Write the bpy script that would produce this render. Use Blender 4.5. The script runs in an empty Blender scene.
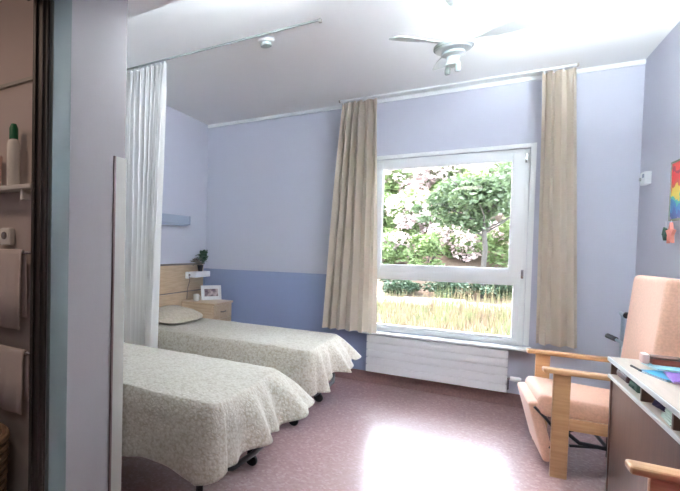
import bpy, bmesh, math, random
from mathutils import Vector, Matrix, noise
random.seed(7)
PI = math.pi
SC = bpy.context.scene
COL = SC.collection
W, H = 3.47, 2.60            # room width (x), ceiling height; window wall at y = 0, outdoors y > 0

# ------------------------------------------------------------------ materials
def nt(name):
    m = bpy.data.materials.new(name); m.use_nodes = True
    n = m.node_tree; n.nodes.clear()
    out = n.nodes.new('ShaderNodeOutputMaterial'); b = n.nodes.new('ShaderNodeBsdfPrincipled')
    n.links.new(b.outputs[0], out.inputs[0])
    return m, n, b, out
def rgb(c):   # sRGB 0-255 -> linear
    return tuple((v/255/12.92 if v/255 <= .04045 else ((v/255+.055)/1.055)**2.4) for v in c) + (1,)
def mat(name, c, rough=.6, metal=0, var=0, scale=30, bump=0, bscale=200, spec=None, sheen=0, c2=None, stretch=None, trans=0, coat=0):
    m, n, b, out = nt(name)
    b.inputs['Roughness'].default_value = rough; b.inputs['Metallic'].default_value = metal
    if spec is not None: b.inputs['Specular IOR Level'].default_value = spec
    if sheen: b.inputs['Sheen Weight'].default_value = sheen
    if coat: b.inputs['Coat Weight'].default_value = coat; b.inputs['Coat Roughness'].default_value = .1
    tc = n.nodes.new('ShaderNodeTexCoord'); mp = n.nodes.new('ShaderNodeMapping')
    n.links.new(tc.outputs['Object'], mp.inputs[0])
    if stretch: mp.inputs['Scale'].default_value = stretch
    c1 = rgb(c)
    if var or c2:
        nz = n.nodes.new('ShaderNodeTexNoise'); nz.inputs['Scale'].default_value = scale; nz.inputs['Detail'].default_value = 4
        n.links.new(mp.outputs[0], nz.inputs['Vector'])
        rp = n.nodes.new('ShaderNodeValToRGB')
        k = rgb(c2) if c2 else tuple(v*(1-var) for v in c1[:3]) + (1,)
        rp.color_ramp.elements[0].position = .36; rp.color_ramp.elements[1].position = .64
        rp.color_ramp.elements[0].color = k; rp.color_ramp.elements[1].color = c1
        n.links.new(nz.outputs[0], rp.inputs[0]); n.links.new(rp.outputs[0], b.inputs['Base Color'])
    else: b.inputs['Base Color'].default_value = c1
    if bump:
        n2 = n.nodes.new('ShaderNodeTexNoise'); n2.inputs['Scale'].default_value = bscale; n2.inputs['Detail'].default_value = 3
        n.links.new(mp.outputs[0], n2.inputs['Vector'])
        bp = n.nodes.new('ShaderNodeBump'); bp.inputs['Strength'].default_value = bump; bp.inputs['Distance'].default_value = .004
        n.links.new(n2.outputs[0], bp.inputs['Height']); n.links.new(bp.outputs[0], b.inputs['Normal'])
    if trans:
        tr = n.nodes.new('ShaderNodeBsdfTranslucent'); tr.inputs[0].default_value = c1
        mx = n.nodes.new('ShaderNodeMixShader'); mx.inputs[0].default_value = trans
        n.links.new(b.outputs[0], mx.inputs[1]); n.links.new(tr.outputs[0], mx.inputs[2]); n.links.new(mx.outputs[0], out.inputs[0])
    return m

def wall_paint():
    m, n, b, out = nt('wall_paint')
    b.inputs['Roughness'].default_value = .55
    g = n.nodes.new('ShaderNodeNewGeometry'); s = n.nodes.new('ShaderNodeSeparateXYZ')
    n.links.new(g.outputs['Position'], s.inputs[0])
    lz = n.nodes.new('ShaderNodeMath'); lz.operation = 'LESS_THAN'; lz.inputs[1].default_value = .985
    lx = n.nodes.new('ShaderNodeMath'); lx.operation = 'LESS_THAN'; lx.inputs[1].default_value = 2.2
    n.links.new(s.outputs[2], lz.inputs[0]); n.links.new(s.outputs[0], lx.inputs[0])
    mu = n.nodes.new('ShaderNodeMath'); mu.operation = 'MULTIPLY'
    n.links.new(lz.outputs[0], mu.inputs[0]); n.links.new(lx.outputs[0], mu.inputs[1])
    mx = n.nodes.new('ShaderNodeMix'); mx.data_type = 'RGBA'
    mx.inputs[6].default_value = rgb((202, 204, 218)); mx.inputs[7].default_value = rgb((144, 156, 190))
    n.links.new(mu.outputs[0], mx.inputs[0]); n.links.new(mx.outputs[2], b.inputs['Base Color'])
    nz = n.nodes.new('ShaderNodeTexNoise'); nz.inputs['Scale'].default_value = 90
    n.links.new(g.outputs['Position'], nz.inputs['Vector'])
    bp = n.nodes.new('ShaderNodeBump'); bp.inputs['Strength'].default_value = .08; bp.inputs['Distance'].default_value = .003
    n.links.new(nz.outputs[0], bp.inputs['Height']); n.links.new(bp.outputs[0], b.inputs['Normal'])
    return m

def floor_mat():
    m, n, b, out = nt('pink_terrazzo')
    b.inputs['Roughness'].default_value = .2
    b.inputs['Specular IOR Level'].default_value = 1.0
    tc = n.nodes.new('ShaderNodeTexCoord')
    v = n.nodes.new('ShaderNodeTexVoronoi'); v.inputs['Scale'].default_value = 70
    n.links.new(tc.outputs['Object'], v.inputs['Vector'])
    r = n.nodes.new('ShaderNodeValToRGB'); e = r.color_ramp.elements
    e[0].position = 0; e[0].color = rgb((176, 144, 143)); e[1].position = 1; e[1].color = rgb((186, 155, 154))
    x = e.new(.5); x.color = rgb((166, 134, 133)); y = e.new(.82); y.color = rgb((176, 146, 145))
    sp = n.nodes.new('ShaderNodeSeparateColor'); n.links.new(v.outputs['Color'], sp.inputs[0]); n.links.new(sp.outputs[0], r.inputs[0])
    nz = n.nodes.new('ShaderNodeTexNoise'); nz.inputs['Scale'].default_value = 2.5; nz.inputs['Detail'].default_value = 3
    n.links.new(tc.outputs['Object'], nz.inputs['Vector'])
    mr = n.nodes.new('ShaderNodeMapRange'); mr.inputs[3].default_value = .20; mr.inputs[4].default_value = .30
    n.links.new(nz.outputs[0], mr.inputs[0]); n.links.new(mr.outputs[0], b.inputs['Roughness'])
    n.links.new(r.outputs[0], b.inputs['Base Color'])
    return m

def wood(name, c, c2, axis=0, rough=.4):
    st = [14, 14, 14]; st[axis] = 1.2
    return mat(name, c, rough, c2=c2, scale=5, stretch=st, bump=.05, bscale=30)

def spread_mat():
    m, n, b, out = nt('quilted_bedspread')
    b.inputs['Roughness'].default_value = .85; b.inputs['Sheen Weight'].default_value = .2
    tc = n.nodes.new('ShaderNodeTexCoord')
    v = n.nodes.new('ShaderNodeTexVoronoi'); v.inputs['Scale'].default_value = 58; v.feature = 'DISTANCE_TO_EDGE'
    n.links.new(tc.outputs['Object'], v.inputs['Vector'])
    r = n.nodes.new('ShaderNodeValToRGB'); r.color_ramp.elements[0].color = rgb((194, 186, 172)); r.color_ramp.elements[1].color = rgb((204, 198, 185))
    r.color_ramp.elements[0].position = .02; r.color_ramp.elements[1].position = .22
    nz = n.nodes.new('ShaderNodeTexNoise'); nz.inputs['Scale'].default_value = 60; nz.inputs['Detail'].default_value = 4
    n.links.new(tc.outputs['Object'], nz.inputs['Vector'])
    r2 = n.nodes.new('ShaderNodeValToRGB'); r2.color_ramp.elements[0].color = rgb((232, 228, 220)); r2.color_ramp.elements[1].color = (1, 1, 1, 1)
    r2.color_ramp.elements[0].position = .38; r2.color_ramp.elements[1].position = .55
    mx = n.nodes.new('ShaderNodeMix'); mx.data_type = 'RGBA'; mx.blend_type = 'MULTIPLY'; mx.inputs[0].default_value = 1
    n.links.new(v.outputs[0], r.inputs[0]); n.links.new(nz.outputs[0], r2.inputs[0])
    n.links.new(r.outputs[0], mx.inputs[6]); n.links.new(r2.outputs[0], mx.inputs[7]); n.links.new(mx.outputs[2], b.inputs['Base Color'])
    bp = n.nodes.new('ShaderNodeBump'); bp.inputs['Strength'].default_value = .5; bp.inputs['Distance'].default_value = .006
    n.links.new(v.outputs[0], bp.inputs['Height']); n.links.new(bp.outputs[0], b.inputs['Normal'])
    return m

def painting_mat():
    m, n, b, out = nt('painted_canvas')
    b.inputs['Roughness'].default_value = .5
    tc = n.nodes.new('ShaderNodeTexCoord'); s = n.nodes.new('ShaderNodeSeparateXYZ'); n.links.new(tc.outputs['Object'], s.inputs[0])
    nz = n.nodes.new('ShaderNodeTexNoise'); nz.inputs['Scale'].default_value = 14; nz.inputs['Detail'].default_value = 2
    n.links.new(tc.outputs['Object'], nz.inputs['Vector'])
    a = n.nodes.new('ShaderNodeMath'); a.operation = 'MULTIPLY_ADD'; a.inputs[1].default_value = .22; n.links.new(nz.outputs[0], a.inputs[0]); n.links.new(s.outputs[2], a.inputs[2])
    mr = n.nodes.new('ShaderNodeMapRange'); mr.inputs[1].default_value = 1.50; mr.inputs[2].default_value = 1.91; n.links.new(a.outputs[0], mr.inputs[0])
    r = n.nodes.new('ShaderNodeValToRGB'); r.color_ramp.interpolation = 'CONSTANT'; e = r.color_ramp.elements
    cs = [(0, (150, 120, 190)), (.12, (40, 70, 150)), (.24, (30, 110, 170)), (.36, (60, 160, 150)), (.42, (225, 200, 70)), (.52, (200, 80, 40)), (.62, (215, 40, 35)), (.76, (150, 30, 60)), (.84, (220, 60, 40))]
    e[0].color = rgb(cs[0][1]); e[1].position = cs[1][0]; e[1].color = rgb(cs[1][1])
    for p, c in cs[2:]: q = e.new(p); q.color = rgb(c)
    n.links.new(mr.outputs[0], r.inputs[0]); n.links.new(r.outputs[0], b.inputs['Base Color'])
    return m

def glass_mat():
    m, n, b, out = nt('window_glass'); n.nodes.remove(b)
    t = n.nodes.new('ShaderNodeBsdfTransparent'); g = n.nodes.new('ShaderNodeBsdfGlossy'); g.inputs['Roughness'].default_value = .02
    t.inputs[0].default_value = (.96, .98, .97, 1)
    f = n.nodes.new('ShaderNodeFresnel'); f.inputs[0].default_value = 1.35
    mx = n.nodes.new('ShaderNodeMixShader')
    n.links.new(f.outputs[0], mx.inputs[0]); n.links.new(t.outputs[0], mx.inputs[1]); n.links.new(g.outputs[0], mx.inputs[2]); n.links.new(mx.outputs[0], out.inputs[0])
    return m

M = dict(
    wall=wall_paint(), floor=floor_mat(), ceil=mat('ceiling_paint', (246, 248, 248), .8, bump=.05, bscale=80),
    hall=mat('hall_wall_paint', (150, 145, 146), .6, bump=.05, bscale=90), white=mat('white_gloss_paint', (246, 249, 250), .35),
    pvc=mat('white_window_frame', (247, 250, 250), .3), radiator=mat('white_radiator_enamel', (247, 249, 252), .4),
    base=mat('mauve_skirting', (140, 108, 106), .35, var=.2, scale=60), glass=glass_mat(),
    curtain=mat('beige_curtain_cloth', (216, 203, 186), .9, bump=.1, bscale=500, sheen=.2, trans=.18),
    sheer=mat('white_privacy_curtain', (252, 252, 250), .9, trans=.5), spread=spread_mat(),
    pillow=mat('taupe_pillow_cloth', (190, 178, 160), .9, var=.15, scale=40, bump=.15, bscale=300),
    mattress=mat('mattress_cloth', (90, 84, 84), .9), bedmetal=mat('dark_bed_metal', (34, 29, 32), .5),
    rubber=mat('black_rubber', (28, 26, 28), .6), head=wood('headboard_beech', (206, 180, 150), (194, 166, 136), 1),
    headtrim=mat('grey_headboard_trim', (120, 112, 110), .5), night=wood('nightstand_beech', (208, 184, 156), (194, 168, 140), 0),
    chairwood=wood('chair_beech', (198, 154, 112), (184, 138, 96), 0, .35), peach=mat('peach_upholstery', (226, 178, 152), .75, var=.12, scale=90, bump=.1, bscale=400, sheen=.2),
    magenta=mat('magenta_upholstery', (150, 38, 84), .75, var=.15, scale=90), black=mat('black_metal', (30, 28, 32), .4, metal=.3),
    deskfront=wood('desk_brown_laminate', (100, 70, 58), (90, 62, 51), 2, .45), desktop=wood('desk_pale_top', (208, 194, 180), (198, 184, 170), 1, .3),
    deskedge=mat('desk_white_edging', (222, 224, 222), .35), frame=mat('bronze_aluminium', (66, 60, 56), .55, metal=.3),
    jamb=mat('green_grey_door_trim', (100, 112, 111), .5), guard=mat('beige_corner_guard', (176, 174, 166), .45), guardshadow=mat('brown_guard_shadow', (104, 84, 82), .5),
    fan=mat('white_fan_enamel', (196, 204, 202), .35), fangrey=mat('grey_fan_band', (150, 158, 156), .4),
    light=mat('blue_grey_lamp_housing', (160, 172, 194), .45), terra=mat('dark_plant_pot', (52, 50, 58), .6),
    leaf=mat('houseplant_leaf', (66, 96, 74), .6), leafgrey=mat('houseplant_grey_leaf', (130, 122, 112), .7),
    paper=mat('white_paper', (240, 240, 240), .6), cer=mat('white_ceramic', (236, 234, 228), .25), green=mat('green_plastic', (20, 110, 72), .4),
    photo=mat('photo_print', (190, 170, 168), .4, c2=(96, 78, 90), scale=26), tile=mat('bathroom_tile', (196, 184, 178), .3),
    towel=mat('white_towel', (224, 212, 206), .95, bump=.5, bscale=300), grey=mat('grey_floor_tile', (140, 132, 128), .4),
    wicker=mat('woven_basket_cane', (190, 160, 130), .7, c2=(120, 96, 76), scale=30, stretch=(.3, .3, 4)),
    chrome=mat('chrome', (200, 200, 205), .2, metal=1), steel=mat('pale_blue_steel', (170, 186, 200), .3, metal=.6),
    cyan=mat('cyan_cover', (60, 150, 190), .4), purple=mat('purple_cover', (140, 100, 180), .4), lcyan=mat('pale_cyan_cover', (150, 205, 215), .4),
    red=mat('red_brown_plastic', (176, 84, 66), .5), pink=mat('pink_card', (236, 200, 190), .6), brown=mat('brown_lid', (110, 76, 66), .5),
    navy=mat('navy_cloth', (36, 36, 70), .8), pgreen=mat('pale_green_paper', (196, 214, 200), .6), maroon=mat('maroon_leather', (58, 14, 26), .5),
    stargrn=mat('dark_green_felt', (52, 84, 70), .9), starpink=mat('pink_felt', (214, 140, 124), .9), paint=painting_mat(), ptrim=mat('green_grey_picture_edge', (120, 130, 110), .5),
    soil=mat('dry_garden_soil', (90, 72, 60), .95, c2=(72, 60, 48), scale=3), path=mat('pale_paving', (236, 232, 226), .9, var=.1, scale=8),
    kerb=mat('grey_stone_kerb', (150, 146, 140), .9, var=.3, scale=12), bark=mat('grey_brown_bark', (44, 39, 35), .9, var=.3, scale=20),
    lf1=mat('tree_leaf', (66, 80, 54), .55, trans=.35), lf2=mat('shrub_leaf', (84, 100, 58), .6, trans=.3), lf3=mat('dark_shrub_leaf', (42, 60, 40), .6, trans=.2),
    blossom=mat('pale_pink_blossom', (178, 160, 158), .8, trans=.3), dry=mat('dry_grass', (104, 84, 64), .9, c2=(78, 88, 50), scale=4), render=mat('exterior_render', (232, 222, 214), .9),
)

# ------------------------------------------------------------------ geometry helpers
def bx(bm, a, b, r=0, seg=2, rot=None, piv=None):
    x0, y0, z0 = (min(a[i], b[i]) for i in range(3)); x1, y1, z1 = (max(a[i], b[i]) for i in range(3))
    res = bmesh.ops.create_cube(bm, size=1); vs = res['verts']
    c = Vector(((x0+x1)/2, (y0+y1)/2, (z0+z1)/2))
    for v in vs: v.co = Vector((v.co.x*(x1-x0), v.co.y*(y1-y0), v.co.z*(z1-z0))) + c
    if r:
        es = list({e for v in vs for e in v.link_edges})
        rr = bmesh.ops.bevel(bm, geom=es, offset=min(r, (x1-x0)*.49, (y1-y0)*.49, (z1-z0)*.49), segments=seg, affect='EDGES', profile=.6)
        vs = list({v for f in rr['faces'] for v in f.verts} | {v for v in vs if v.is_valid})
    if rot:
        bmesh.ops.rotate(bm, verts=vs, cent=piv or c, matrix=rot)
    return vs
def tube(bm, pts, r, seg=10, r2=None):
    pts = [Vector(p) for p in pts]; rings = []
    n = len(pts)
    for i, p in enumerate(pts):
        t = (pts[min(i+1, n-1)] - pts[max(i-1, 0)]).normalized()
        up = Vector((0, 0, 1)) if abs(t.z) < .9 else Vector((1, 0, 0))
        a = t.cross(up).normalized(); b = t.cross(a)
        q = r if r2 is None else r + (r2-r)*i/(n-1)
        rings.append([bm.verts.new(p + (a*math.cos(2*PI*k/seg) + b*math.sin(2*PI*k/seg))*q) for k in range(seg)])
    for i in range(n-1):
        for k in range(seg):
            bm.faces.new((rings[i][k], rings[i][(k+1) % seg], rings[i+1][(k+1) % seg], rings[i+1][k]))
    bm.faces.new(rings[0][::-1]); bm.faces.new(rings[-1])
def lathe(bm, prof, c=(0, 0, 0), seg=28):
    rings = []
    for r, z in prof:
        if r < 1e-5: rings.append([bm.verts.new((c[0], c[1], c[2]+z))])
        else: rings.append([bm.verts.new((c[0]+r*math.cos(2*PI*k/seg), c[1]+r*math.sin(2*PI*k/seg), c[2]+z)) for k in range(seg)])
    for A, B in zip(rings, rings[1:]):
        for k in range(seg):
            q = [A[k % len(A)], A[(k+1) % len(A)], B[(k+1) % len(B)], B[k % len(B)]]
            u = []
            for v in q:
                if v not in u: u.append(v)
            if len(u) > 2: bm.faces.new(u)
def obj(name, bm, m, parent=None, smooth=True, ang=.6):
    bmesh.ops.recalc_face_normals(bm, faces=bm.faces)
    me = bpy.data.meshes.new(name); bm.to_mesh(me); bm.free()
    me.materials.append(m)
    o = bpy.data.objects.new(name, me); COL.objects.link(o)
    if smooth:
        me.polygons.foreach_set('use_smooth', [True]*len(me.polygons))
        try: me.set_sharp_from_angle(angle=ang)
        except Exception: pass
    if parent: put(o, parent)
    return o
def put(o, parent):
    o.parent = parent; o.matrix_parent_inverse = Matrix.Translation(-parent.location) if parent.rotation_euler.z == 0 else parent.matrix_basis.inverted()
def box(name, a, b, m, parent=None, r=0, **k):
    bm = bmesh.new(); bx(bm, a, b, r, **k); return obj(name, bm, m, parent)
def boxes(name, L, m, parent=None, r=0):
    bm = bmesh.new()
    for a, b in L: bx(bm, a, b, r)
    return obj(name, bm, m, parent)
def thing(name, label, cat, loc, group=None):
    o = bpy.data.objects.new(name, None); COL.objects.link(o); o.location = loc; o.empty_display_size = .1
    return tag(o, label, cat, group)
def tag(o, label, cat, group=None):
    o['label'] = label; o['category'] = cat
    if group: o['group'] = group
    return o
def struct(o): o['kind'] = 'structure'; return o
def stuff(o, label, cat): tag(o, label, cat); o['kind'] = 'stuff'; return o
def center(o):   # put a single-mesh thing's origin at its base
    me = o.data; xs = [v.co for v in me.vertices]
    c = Vector((sum(v.x for v in xs)/len(xs), sum(v.y for v in xs)/len(xs), min(v.z for v in xs)))
    me.transform(Matrix.Translation(-c)); o.location = c; return o

# ------------------------------------------------------------------ room shell
WX0, WX1, WZ0, WZ1 = 1.705, 2.86, .49, 2.05
YB = -6.2                    # rear end of the entrance hall
struct(box('floor', (-.2, YB-.1, -.1), (W+.2, .25, 0), M['floor']))
struct(box('ceiling', (-.2, YB-.1, H), (W+.2, .25, H+.12), M['ceil']))
struct(box('ceiling_soffit', (0, YB, 2.4), (W, -2.73, H), M['ceil']))
struct(boxes('wall_window', [((-.2, 0, 0), (WX0, .25, H)), ((WX1, 0, 0), (W+.2, .25, H)), ((WX0, 0, 0), (WX1, .25, WZ0)), ((WX0, 0, WZ1), (WX1, .25, H))], M['wall']))
struct(box('wall_left', (-.2, YB, 0), (0, 0, H), M['wall']))
struct(box('wall_right', (W, YB, 0), (W+.2, 0, H), M['wall']))
struct(box('wall_rear', (0, YB-.1, 0), (W, YB, 2.4), M['hall']))
DY = -3.51                   # bathroom doorway: from DY towards the camera
struct(boxes('wall_hall', [((1.225, DY, 0), (1.3, -3.09, 2.4)), ((1.2, -4.5, 2.1), (1.3, DY, 2.4)), ((1.2, YB, 0), (1.3, -4.5, 2.4))], M['hall']))
struct(box('wall_partition', (0, -3.19, 0), (1.225, -3.09, 2.4), M['hall']))
struct(box('wall_bathroom', (0, -5.1, 0), (1.2, -5.0, 2.4), M['tile']))
struct(box('wall_bathroom_tiling', (0, -3.2, 0), (1.2, -3.19, 2.4), M['tile']))
struct(boxes('trim_tile_ledge', [((.02, -3.212, 1.97), (1.19, -3.2, 1.985))], M['guard']))
struct(box('floor_bathroom', (0, -5.0, 0), (1.2, -3.2, .006), M['grey']))
# skirting
for nm, a, b in (('baseboard_window', (0, -.014, 0), (W, 0, .105)), ('baseboard_right', (W-.014, YB, 0), (W, -.014, .105)),
                 ('baseboard_left', (0, -3.09, 0), (.014, -.014, .105))):
    struct(box(nm, a, b, M['base'], r=.003))
# cornice strip + corner bead
struct(box('trim_1', (0, -.02, 2.567), (W, 0, 2.6), M['white'], r=.004))
# door frame of the bathroom
struct(boxes('door_1', [((1.3, DY, 0), (1.318, DY+.085, 2.2)), ((1.3, -4.6, 2.1), (1.318, DY, 2.2))], M['jamb'], r=.003))
df = boxes('door_2', [((1.225, DY-.012, 0), (1.3, DY, 2.1)), ((1.235, DY-.02, 0), (1.25, DY-.012, 2.1)), ((1.268, DY-.02, 0), (1.285, DY-.012, 2.1)), ((1.21, -4.49, 2.075), (1.29, DY-.02, 2.1))], M['frame'], r=.002)
struct(df)
struct(box('door_latch_slot', (1.246, DY-.0135, .845), (1.252, DY-.0125, .875), M['rubber'], df))
# corner guard strip on hall wall corner
g = thing('corner_guard', 'beige protective strip on the hall wall corner, left of the near bed', 'corner guard', (1.302, -3.12, 0))
boxes('strip', [((1.3, -3.155, .0), (1.306, -3.086, 1.59)), ((1.25, -3.09, 0), (1.304, -3.084, 1.59))], M['guard'], g, r=.001)
e = box('edge_shadow', (1.3, -3.166, 0), (1.307, -3.155, 1.59), M['guardshadow'], g, r=.001); e['label'] = 'dark brown line, the edge shadow of the strip built as a part'  # brown strip modelled where the guard's edge only casts a shadow

# ------------------------------------------------------------------ window
def ring(bm, x0, x1, z0, z1, t, y0, y1, r=.006):
    tl, tr, tb, tt = t
    bx(bm, (x0, y0, z0), (x0+tl, y1, z1), r); bx(bm, (x1-tr, y0, z0), (x1, y1, z1), r)
    bx(bm, (x0+tl, y0, z0), (x1-tr, y1, z0+tb), r); bx(bm, (x0+tl, y0, z1-tt), (x1-tr, y1, z1), r)
w = struct(thing('window_1', '', '', (2.3, .03, WZ0)))
for k in ('label', 'category'): del w[k]
bm = bmesh.new(); ring(bm, WX0, WX1, WZ0, WZ1, (.04, .035, .04, .035), .015, .09); bx(bm, (WX0+.04, .015, .985), (WX1-.035, .09, 1.05), .005); obj('window_frame', bm, M['pvc'], w)
bm = bmesh.new(); ring(bm, WX0+.03, WX1-.025, 1.035, 2.025, (.075, .08, .06, .06), 0, .05); ring(bm, WX0+.10, WX1-.10, 1.09, 1.97, (.012,)*4, .01, .04, .003); obj('upper_sash', bm, M['pvc'], w)
bm = bmesh.new(); ring(bm, WX0+.04, WX1-.035, .53, .985, (.03, .04, .02, .02), .03, .07, .004); obj('glazing_bead', bm, M['pvc'], w)
box('upper_pane', (WX0+.10, .022, 1.09), (WX1-.10, .030, 1.97), M['glass'], w)
box('lower_pane', (WX0+.06, .045, .545), (WX1-.07, .053, .97), M['glass'], w)
for z in (1.97, 1.06): box('hinge', (WX1-.032, -.012, z-.035), (WX1-.016, .012, z+.035), M['chrome'], w, r=.004)
bm = bmesh.new(); ring(bm, WX0-.03, WX1+.035, .50, WZ1+.035, (.03, .035, .0001, .035), -.012, 0, .002)
struct(obj('trim_3', bm, M['white']))
struct(box('windowsill_1', (WX0-.04, -.115, .468), (WX1+.05, .014, .489), M['pvc'], r=.006))
struct(box('windowsill_2', (WX0, .09, .46), (WX1, .32, .487), M['path'], r=.004))

# ------------------------------------------------------------------ radiator
rd = thing('radiator', 'long white panel radiator with horizontal ribs under the window', 'radiator', (2.25, -.07, .12))
bm = bmesh.new()
for k in range(5):
    z = .125 + k*.0675
    bx(bm, (1.735, -.1, z), (2.765, -.086, z+.063), .005)
obj('ribbed_front', bm, M['radiator'], rd)
box('body', (1.745, -.087, .13), (2.755, -.045, .455), M['radiator'], rd, r=.004)
for x in (1.95, 2.5): box('wall_bracket', (x, -.046, .18), (x+.03, -.001, .42), M['radiator'], rd)
bm = bmesh.new(); lathe(bm, [(0, 0), (.017, 0), (.019, .012), (.019, .055), (.014, .068), (0, .07)], (0, 0, 0), 18)
v = obj('thermostat_valve', bm, M['white'], None); v.data.transform(Matrix.Rotation(PI/2, 4, 'Y')); v.data.transform(Matrix.Translation((2.785, -.065, .235))); put(v, rd)
bm = bmesh.new(); tube(bm, [(2.757, -.065, .235), (2.79, -.065, .235)], .009); tube(bm, [(2.772, -.065, .235), (2.772, -.065, .15), (2.772, -.03, .14), (2.772, -.002, .14)], .007); obj('pipe', bm, M['chrome'], rd)

# ------------------------------------------------------------------ curtains
def curtain_mesh(x0t, x1t, x0b, x1b, zt, zb, y, n, amp, seed, nx=160, nz=40, pinch=.06, th=.0025, swing=0):
    bm = bmesh.new(); rnd = random.Random(seed); ph = [rnd.uniform(0, 6.28) for _ in range(6)]
    rows = []
    for j in range(nz+1):
        t = j/nz; z = zt + (zb-zt)*t
        x0 = x0t+(x0b-x0t)*t; x1 = x1t+(x1b-x1t)*t; row = []
        a = amp*(.45 + .55*min(1, t/.12))*(1+.25*math.sin(3*t+ph[0]))
        for i in range(nx+1):
            s = i/nx
            s2 = s + .03*math.sin(2*PI*(1.3*s)+ph[1]+1.5*t)
            q = 2*PI*n*s2 + .5*math.sin(2.2*t+ph[2]+4*s)
            yy = y + a*math.sin(q) + .3*a*math.sin(2.3*q*.5+ph[3]+t) + swing*t
            xx = x0+(x1-x0)*s + .25*(x1-x0)/n*math.sin(2*q)*.35
            if t < pinch: yy += .004*math.sin(q*4)
            row.append(bm.verts.new((xx, yy, z + .004*math.sin(q+1)*(j == nz))))
        rows.append(row)
    for A, B in zip(rows, rows[1:]):
        for i in range(nx): bm.faces.new((A[i], A[i+1], B[i+1], B[i]))
    return bm
def drape(name, label, args, m, rings_z, cat='curtain', group=None):
    x0, x1, y, zt = args[0], args[1], args[6], args[4]
    t = thing(name, label, cat, ((x0+x1)/2, y, args[5]), group)
    o = obj('cloth', curtain_mesh(*args), m, t, ang=3)
    n = args[7]
    for k in range(n+1):
        x = x0+.01+(x1-x0-.02)*k/n; bm = bmesh.new()
        bx(bm, (x-.004, y-.004, zt-.012), (x+.004, y+.004, rings_z), .001)
        obj('hook', bm, M['white'], t)
    return t
drape('beige_curtain', 'beige full-length curtain to the left of the window', (1.475, 1.775, 1.36, 1.815, 2.572, .485, -.15, 5, .036, 3), M['curtain'], 2.581)
drape('beige_curtain', 'beige full-length curtain to the right of the window', (2.90, 3.085, 2.93, 3.155, 2.572, .545, -.15, 3, .055, 12), M['curtain'], 2.581)
r_ = thing('curtain_rail', 'white curtain rail along the ceiling above the window', 'rail', (2.3, -.15, 2.58))
box('profile', (1.455, -.162, 2.585), (3.09, -.138, 2.5995), M['white'], r_, r=.003)
for x in (1.445, 3.09): box('end_stop', (x, -.164, 2.583), (x+.01, -.136, 2.5995), M['guard'], r_)
drape('privacy_curtain', 'white privacy curtain hanging between the two beds', (.075, .615, .08, .565, 2.570, .36, -1.79, 13, .026, 5), M['sheer'], 2.581)
r_ = thing('ceiling_track', 'thin grey ceiling track for the white privacy curtain', 'rail', (.9, -1.79, 2.58))
box('profile', (.005, -1.796, 2.588), (1.715, -1.784, 2.5995), M['fangrey'], r_, r=.003)
box('end_cap', (1.715, -1.803, 2.578), (1.73, -1.777, 2.5995), M['guard'], r_, r=.003)

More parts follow.
